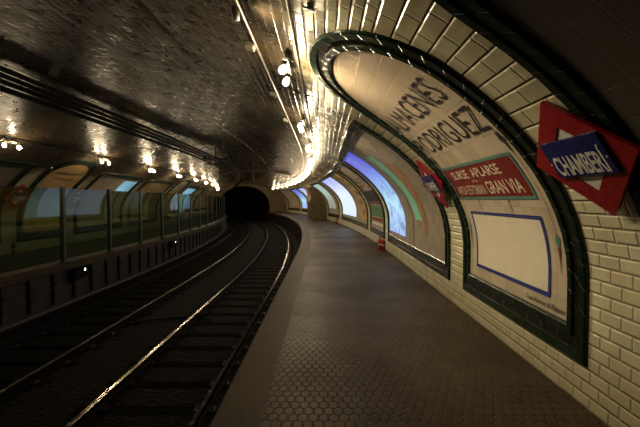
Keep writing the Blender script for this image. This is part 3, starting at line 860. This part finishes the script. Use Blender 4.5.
# small spotlight at the top of the view
r = empty('spotlight', surf_frame('R', 3.75, a_u(-0.78), 0.045)); tag(r, 'small white spotlight on the ceiling conduit at the top of the photo', 'spotlight')
mb = MB(); mb.lathe([(0.0, 0.0), (0.02, 0.0), (0.02, 0.03), (0.012, 0.03), (0.012, 0.05)], 12); mb.build('base', M['steel'], r, smooth=True)
Mx = Matrix.Translation((0, 0, 0.05)) @ Matrix.Rotation(math.radians(60), 4, 'Y')
mb = MB(); mb.lathe([(0.0, -0.05), (0.028, -0.05), (0.034, -0.02), (0.036, 0.07), (0.030, 0.07), (0.028, 0.06)], 14, Mx); mb.build('housing', M['white'], r, smooth=True)
mb = MB(); mb.lathe([(0.0, 0.062), (0.028, 0.0605)], 14, Mx); mb.build('lens', M['inkl'], r)
# little cross brackets on the ceiling near the arched picture
for s, u, lab in ((3.35, -0.12, 'small cross shaped bracket on the ceiling near the top edge'), (4.3, -0.55, 'small bracket between the two ceiling conduits')):
    r = empty('ceiling_bracket', surf_frame('R', s, a_u(u), 0.002)); tag(r, lab, 'bracket')
    mb = MB(); mb.box((0, 0, 0.008), (0.14, 0.022, 0.012)); mb.build('flat_bar', M['iron'], r)
    mb = MB(); mb.box((0, 0, 0.022), (0.022, 0.11, 0.012)); mb.build('cross_bar', M['iron'], r)

# overhead line: thick feeder cables and contact wires over the two tracks
for i, (u, off, rr, lab) in enumerate(((-5.00, 0.10, 0.045, 'black feeder cable nearest the middle of the ceiling bundle'), (-5.16, 0.12, 0.042, 'second black feeder cable of the ceiling bundle'),
                                   (-5.32, 0.14, 0.045, 'third black feeder cable of the ceiling bundle'), (-5.50, 0.17, 0.05, 'lowest thick black feeder cable of the ceiling bundle'))):
    pts = []
    for q in range(52):
        s = SB + 0.2 + (SE - SB - 0.5) * q / 51
        uu, hh, nx, nh = prof(2 * AMAX - a_u(2 * UC - u))
        pts.append(P(s, u, hh - off - (0.0 if s < SE - 8 else min(0.5, (s - SE + 8) * 0.07))))
    mb = MB(); mb.tube(pts, rr, 8)
    tag(mb.build('feeder_cable', M['dark'], smooth=True), lab, 'cable', 'black feeder cables under the vault')
mb = MB(); mb.tube([P(SB + .2 + (SE - SB - 0.5) * q / 60, -2.75, 3.60 - (0 if q < 46 else min(0.32, (q - 46) * 0.04))) for q in range(61)], 0.009, 6)
tag(mb.build('contact_wire', M['iron'], smooth=True), 'thin bare contact wire under the ceiling over the near track', 'wire')

def make_hanger(s, u, label, drop=0.55, vee=True):
    uu = 2 * UC - u if u < UC else u
    hh = prof(a_u(uu))[1]
    m = Matrix((OUT(s), TAN(s), Vector((0, 0, 1)))).transposed().to_4x4(); m.translation = P(s, u, hh - 0.03)
    r = empty('wire_hanger', m); tag(r, label, 'hanger', 'overhead wire hangers under the vault')
    mb = MB(); mb.box((0, 0, -0.01), (0.16, 0.16, 0.02)); mb.build('ceiling_plate', M['iron'], r)
    mb = MB(); mb.tube([(0, 0, -0.02), (0, 0, -drop)], 0.028, 8); mb.build('drop_rod', M['iron'], r)
    if vee:
        for sx in (-1, 1):
            mb = MB(); mb.tube([(sx * 0.34, 0, -0.06), (0, 0, -drop * 0.8)], 0.016, 8); mb.build('strut', M['iron'], r)
    else:
        mb = MB(); mb.box((0, 0, -drop * 0.72), (0.95, 0.06, 0.05), bev=0.01); mb.box((-0.1, 0, -drop * 0.9), (0.55, 0.05, 0.04), bev=0.01); mb.build('cross_arm', M['iron'], r)
        for sx in (-0.4, 0.0, 0.4):
            mb = MB(); mb.lathe([(0.0, 0.0), (0.03, 0.0), (0.045, 0.02), (0.03, 0.035), (0.045, 0.055), (0.03, 0.075), (0.0, 0.08)], 10, Matrix.Translation((sx, 0, -drop * 0.72 + 0.025))); mb.build('insulator', M['dark'], r, smooth=True)
    return r
make_hanger(14.8, -3.9, 'black overhead hanger with cross arm silhouetted left of the tunnel', 0.95, False)
make_hanger(25.5, -4.62, 'left one of the two V shaped hangers above the tunnel mouth', 1.0)
make_hanger(25.5, -3.72, 'right one of the two V shaped hangers above the tunnel mouth', 1.0)

# ------------------------------------------------------------------ tracks
GRAIL = 'running rails of the two tracks'
RP = [(-0.055, -0.12), (0.055, -0.12), (0.055, -0.108), (0.010, -0.095), (0.009, -0.04), (0.033, -0.03), (0.033, -0.006), (0.026, 0.0), (-0.026, 0.0), (-0.033, -0.006), (-0.033, -0.03), (-0.009, -0.04), (-0.010, -0.095), (-0.055, -0.108)]
RLAB = ['rail nearest the near platform edge', 'brightest rail, second out from the near platform', 'inner rail of the far track with scattered glints', 'dark outer rail closest to the far platform']
for u, lab in zip(RAILS, RLAB):
    r = empty('rail', Matrix.Translation(P(0, u, -1.0))); tag(r, lab, 'rail', GRAIL)
    N = 130; S_ = [SB + 0.1 + (SE + 13 - SB) * i / N for i in range(N + 1)]
    for nm, ids, mat in (('running_surface', (6, 7, 8), M['railtop']), ('rail_web', (0, 1, 2, 3, 4, 5, 9, 10, 11, 12, 13), M['railside'])):
        mb = MB()
        for k in ids:
            A, B = RP[k], RP[(k + 1) % len(RP)]
            org = P(0, u, -1.0)
            mb.grid(lambda i, j: P(S_[round(i * N)], u + A[0] + (B[0] - A[0]) * j, -1.0 + A[1] + (B[1] - A[1]) * j) - org, N, 1, lambda i, j: (i * 60, j))
        mb.build(nm, mat, r, smooth=(nm == 'running_surface'))
def make_sleeper():
    r = empty('sleeper')
    mb = MB(); mb.box((0, 0, 0.056), (2.0, 0.22, 0.112), bev=0.012); mb.build('timber', M['wood'], r)
    for x in (-0.72, 0.72):
        for d in (-0.10, 0.10):
            mb = MB(); mb.box((x + d, 0, 0.124), (0.07, 0.14, 0.025), bev=0.006)
            mb.lathe([(0.018, 0.130), (0.018, 0.16), (0.0, 0.163)], 8, Matrix.Translation((x + d, 0, 0)))
            mb.build('rail_chair', M['iron'], r)
    return r
sl = make_sleeper(); first = True
for uc, lab, grp in ((-2.29, 'dark timber sleeper under the rails of the near track', 'sleepers of the near track'), (-5.19, 'dark timber sleeper under the rails of the far track', 'sleepers of the far track')):
    s = 3.0 if uc > -3 else 6.0
    while s < 50:
        o = sl if first else copy_tree(sl); first = False
        m = Matrix((OUT(s), TAN(s), Vector((0, 0, 1)))).transposed().to_4x4(); m.translation = P(s, uc, BED + 0.002)
        o.matrix_basis = m; tag(o, lab, 'sleeper', grp); s += 0.75
# loose cable lying across the bed between the tracks
mb = MB(); mb.tube([P(9.2 + 0.25 * math.sin(t * 0.9), -2.6 - t * 0.33, BED + 0.14 + 0.02 * math.sin(t * 2)) for t in range(0, 8)], 0.02, 6)
tag(mb.build('track_cable', M['dark'], smooth=True), 'loose black cable lying across the track bed between the rails', 'cable')

# ------------------------------------------------------------------ far platform: glass barrier, brackets, signals
def make_barrier():
    r = empty('glass_barrier')
    mb = MB(); mb.box((0, 1.17, 1.02), (0.016, 2.18, 1.86)); mb.build('glass_pane', M['glass'], r)
    mb = MB(); mb.box((0, 0, 1.0), (0.10, 0.11, 2.0), bev=0.008); mb.box((0, 0, 0.012), (0.17, 0.22, 0.024)); po = mb.build('post', M['post'], r)
    for z in (0.35, 1.65):
        mb = MB(); mb.box((0, 0.08, z), (0.05, 0.06, 0.07), bev=0.006); mb.build('glass_clamp', M['iron'], po)
    return r
gb = make_barrier(); first = True; s = 3.50; k = 0
while s < 52.5:
    o = gb if first else copy_tree(gb); first = False
    m = Matrix((OUT(s), TAN(s), Vector((0, 0, 1)))).transposed().to_4x4(); m.translation = P(s, EDGE_L - 0.22, 0.002)
    o.matrix_basis = m
    tag(o, ORD[k] + ' glass barrier panel with post along the far platform edge', 'glass barrier', 'glass barrier panels along the far platform')
    k += 1; s += 2.35
def make_bracket():
    r = empty('platform_strap')
    mb = MB(); mb.box((0.02, 0, -0.56), (0.04, 0.07, 0.76), bev=0.004); mb.build('strap', M['strap'], r)
    mb = MB(); mb.tube([(0.04, 0, -0.42), (0.10, 0, -0.42), (0.11, 0, -0.36)], 0.014, 6); mb.build('hook', M['strap'], r)
    mb = MB(); mb.box((0.045, 0, -0.70), (0.02, 0.11, 0.06), bev=0.004); mb.build('clamp_plate', M['strap'], r)
    return r
cb = make_bracket(); first = True; s = 7.4; k = 0
while s < 34:
    o = cb if first else copy_tree(cb); first = False
    m = Matrix((OUT(s), TAN(s), Vector((0, 0, 1)))).transposed().to_4x4(); m.translation = P(s, EDGE_L - 0.07, 0)
    o.matrix_basis = m
    tag(o, ORD[k] + ' black iron strap from the left on the far platform face', 'strap', 'iron straps on the far platform face')
    k += 1; s += 0.82
mb = MB(); mb.tube([P(SB + .2 + (SE - SB - .4) * q / 70, EDGE_L + 0.02, -1.02) for q in range(71)], 0.035, 8)
tag(mb.build('drain_pipe', M['pipe'], smooth=True), 'pale pipe running along the foot of the far platform face', 'pipe')
for s, lab in ((10.75, 'black signal box with bluish white light on far platform face, nearer one'), (18.1, 'black signal box with bluish white light, farther one towards tunnel')):
    m = Matrix((OUT(s), TAN(s), Vector((0, 0, 1)))).transposed().to_4x4(); m.translation = P(s, EDGE_L + 0.10, -0.12)
    r = empty('signal_light', m); tag(r, lab, 'signal', 'signal lights on the far platform face')
    mb = MB(); mb.box((0, 0, -0.16), (0.10, 0.62, 0.30), bev=0.01); mb.build('housing', M['dark'], r)
    R_ = Matrix.Translation((0.052, 0.10, -0.10)) @ Matrix.Rotation(math.radians(90), 4, 'Y')
    mb = MB(); mb.lathe([(0.04, 0.0), (0.045, 0.02), (0.038, 0.02), (0.036, 0.004)], 14, R_); mb.build('lens_ring', M['iron'], r)
    mb = MB(); mb.lathe([(0.034, 0.006), (0.02, 0.014), (0.0, 0.017)], 14, R_); mb.build('lens', M['signal'], r, smooth=True)
    mb = MB(); mb.box((-0.08, 0, -0.10), (0.08, 0.10, 0.05)); mb.build('wall_arm', M['iron'], r)

# ------------------------------------------------------------------ fire extinguishers at the foot of the walls
def make_ext():
    r = empty('fire_extinguisher')
    mb = MB(); mb.lathe([(0.0, 0.0), (0.075, 0.0), (0.082, 0.012), (0.082, 0.36), (0.074, 0.41), (0.045, 0.445), (0.028, 0.455), (0.028, 0.47), (0.0, 0.47)], 18); mb.build('cylinder_body', M['red'], r, smooth=True)
    mb = MB(); mb.lathe([(0.024, 0.47), (0.024, 0.50), (0.0, 0.50)], 12); mb.box((0.03, 0, 0.52), (0.13, 0.022, 0.014)); mb.box((0.035, 0, 0.55), (0.13, 0.02, 0.012), M=Matrix.Rotation(math.radians(-6), 4, 'Y')); mb.build('valve_handle', M['dark'], r)
    mb = MB(); mb.tube([(-0.02, 0, 0.49), (-0.08, 0.0, 0.50), (-0.115, 0, 0.44), (-0.115, 0, 0.30), (-0.10, 0, 0.16)], 0.011, 8); mb.build('hose', M['dark'], r, smooth=True)
    mb = MB(); mb.lathe([(0.0825, 0.2), (0.0828, 0.27)], 18); mb.build('paper_label', M['inkl'], r)
    return r
ex = make_ext()
EX = [(13.4, 1.88, 0.2, 'red fire extinguisher on the near platform at the foot of the blue panel'),
      (13.15, 1.94, 1.9, 'second red fire extinguisher half hidden close to the wall'),
      (28.0, 1.85, 0.5, 'tiny red fire extinguisher at the foot of the pale far pier'),
      (38.0, 1.80, 0.5, 'tiny red fire extinguisher past the brown passage wall'),
      (11.95, -9.25, 2.0, 'red fire extinguisher on the far platform below the leftmost sign')]
for i, (s, u, rz, lab) in enumerate(EX):
    o = ex if i == 0 else copy_tree(ex)
    m = Matrix.Rotation(rz, 4, 'Z') @ Matrix.Diagonal((0.85, 0.85, 0.78, 1)); m.translation = P(s, u, 0.001); o.matrix_basis = m
    tag(o, lab, 'fire extinguisher', 'fire extinguishers at the walls')

# ------------------------------------------------------------------ beam of the small spotlight, and unseen spots added to brighten the walls
def spot(loc, aim, power, size=100, blend=0.9, col=(1.0, 0.80, 0.52), rad=0.05):
    L = bpy.data.lights.new('spot_and_fill', 'SPOT'); L.energy = power; L.spot_size = math.radians(size); L.spot_blend = blend; L.color = col; L.shadow_soft_size = rad
    o = bpy.data.objects.new('spot_and_fill', L); COL.objects.link(o); o.location = loc
    o.rotation_euler = (Vector(aim) - Vector(loc)).to_track_quat('-Z', 'Y').to_euler()
    return o
s = 4.87
spot(surf('R', 3.75, a_u(-0.7), 0.16), P(4.4, 2.0, 2.2), SP1, 150)
while s < 55.5:
    spot(surf('R', s, a_u(-0.45), 0.29), P(s - 0.3, 2.0, 1.7), SP2, 100, 1.0); s += 3.46  # unseen spot added beside each lamp to brighten the near wall
s = 9.7
while s < 53.5:
    spot(surf('L', s, a_u(0.22), 0.29), P(s, -9.5, 1.0), SP3, 110); s += 4.3  # weak unseen spots added for the far wall

# ------------------------------------------------------------------ camera, world, view
w = bpy.data.worlds.new('World'); bpy.context.scene.world = w; w.use_nodes = True
w.node_tree.nodes['Background'].inputs[0].default_value = (0.02, 0.015, 0.01, 1); w.node_tree.nodes['Background'].inputs[1].default_value = 0.05
cam = bpy.data.cameras.new('camera'); co = bpy.data.objects.new('camera', cam); COL.objects.link(co)
cam.lens = 405 / 640 * 36; cam.sensor_width = 36; cam.clip_start = 0.05; cam.clip_end = 200
co.location = (0, 0, 1.65)
co.rotation_euler = (math.radians(90 - math.degrees(math.atan(13.5 / 405))), 0, math.radians(0.55))
sc = bpy.context.scene; sc.camera = co
sc.view_settings.view_transform = 'Standard'; sc.view_settings.look = 'None'; sc.view_settings.exposure = 0.0
sc.cycles.use_denoising = True
sc.cycles.max_bounces = 6; sc.cycles.diffuse_bounces = 3; sc.cycles.glossy_bounces = 3; sc.cycles.transparent_max_bounces = 12
sc.cycles.sample_clamp_indirect = 6.0
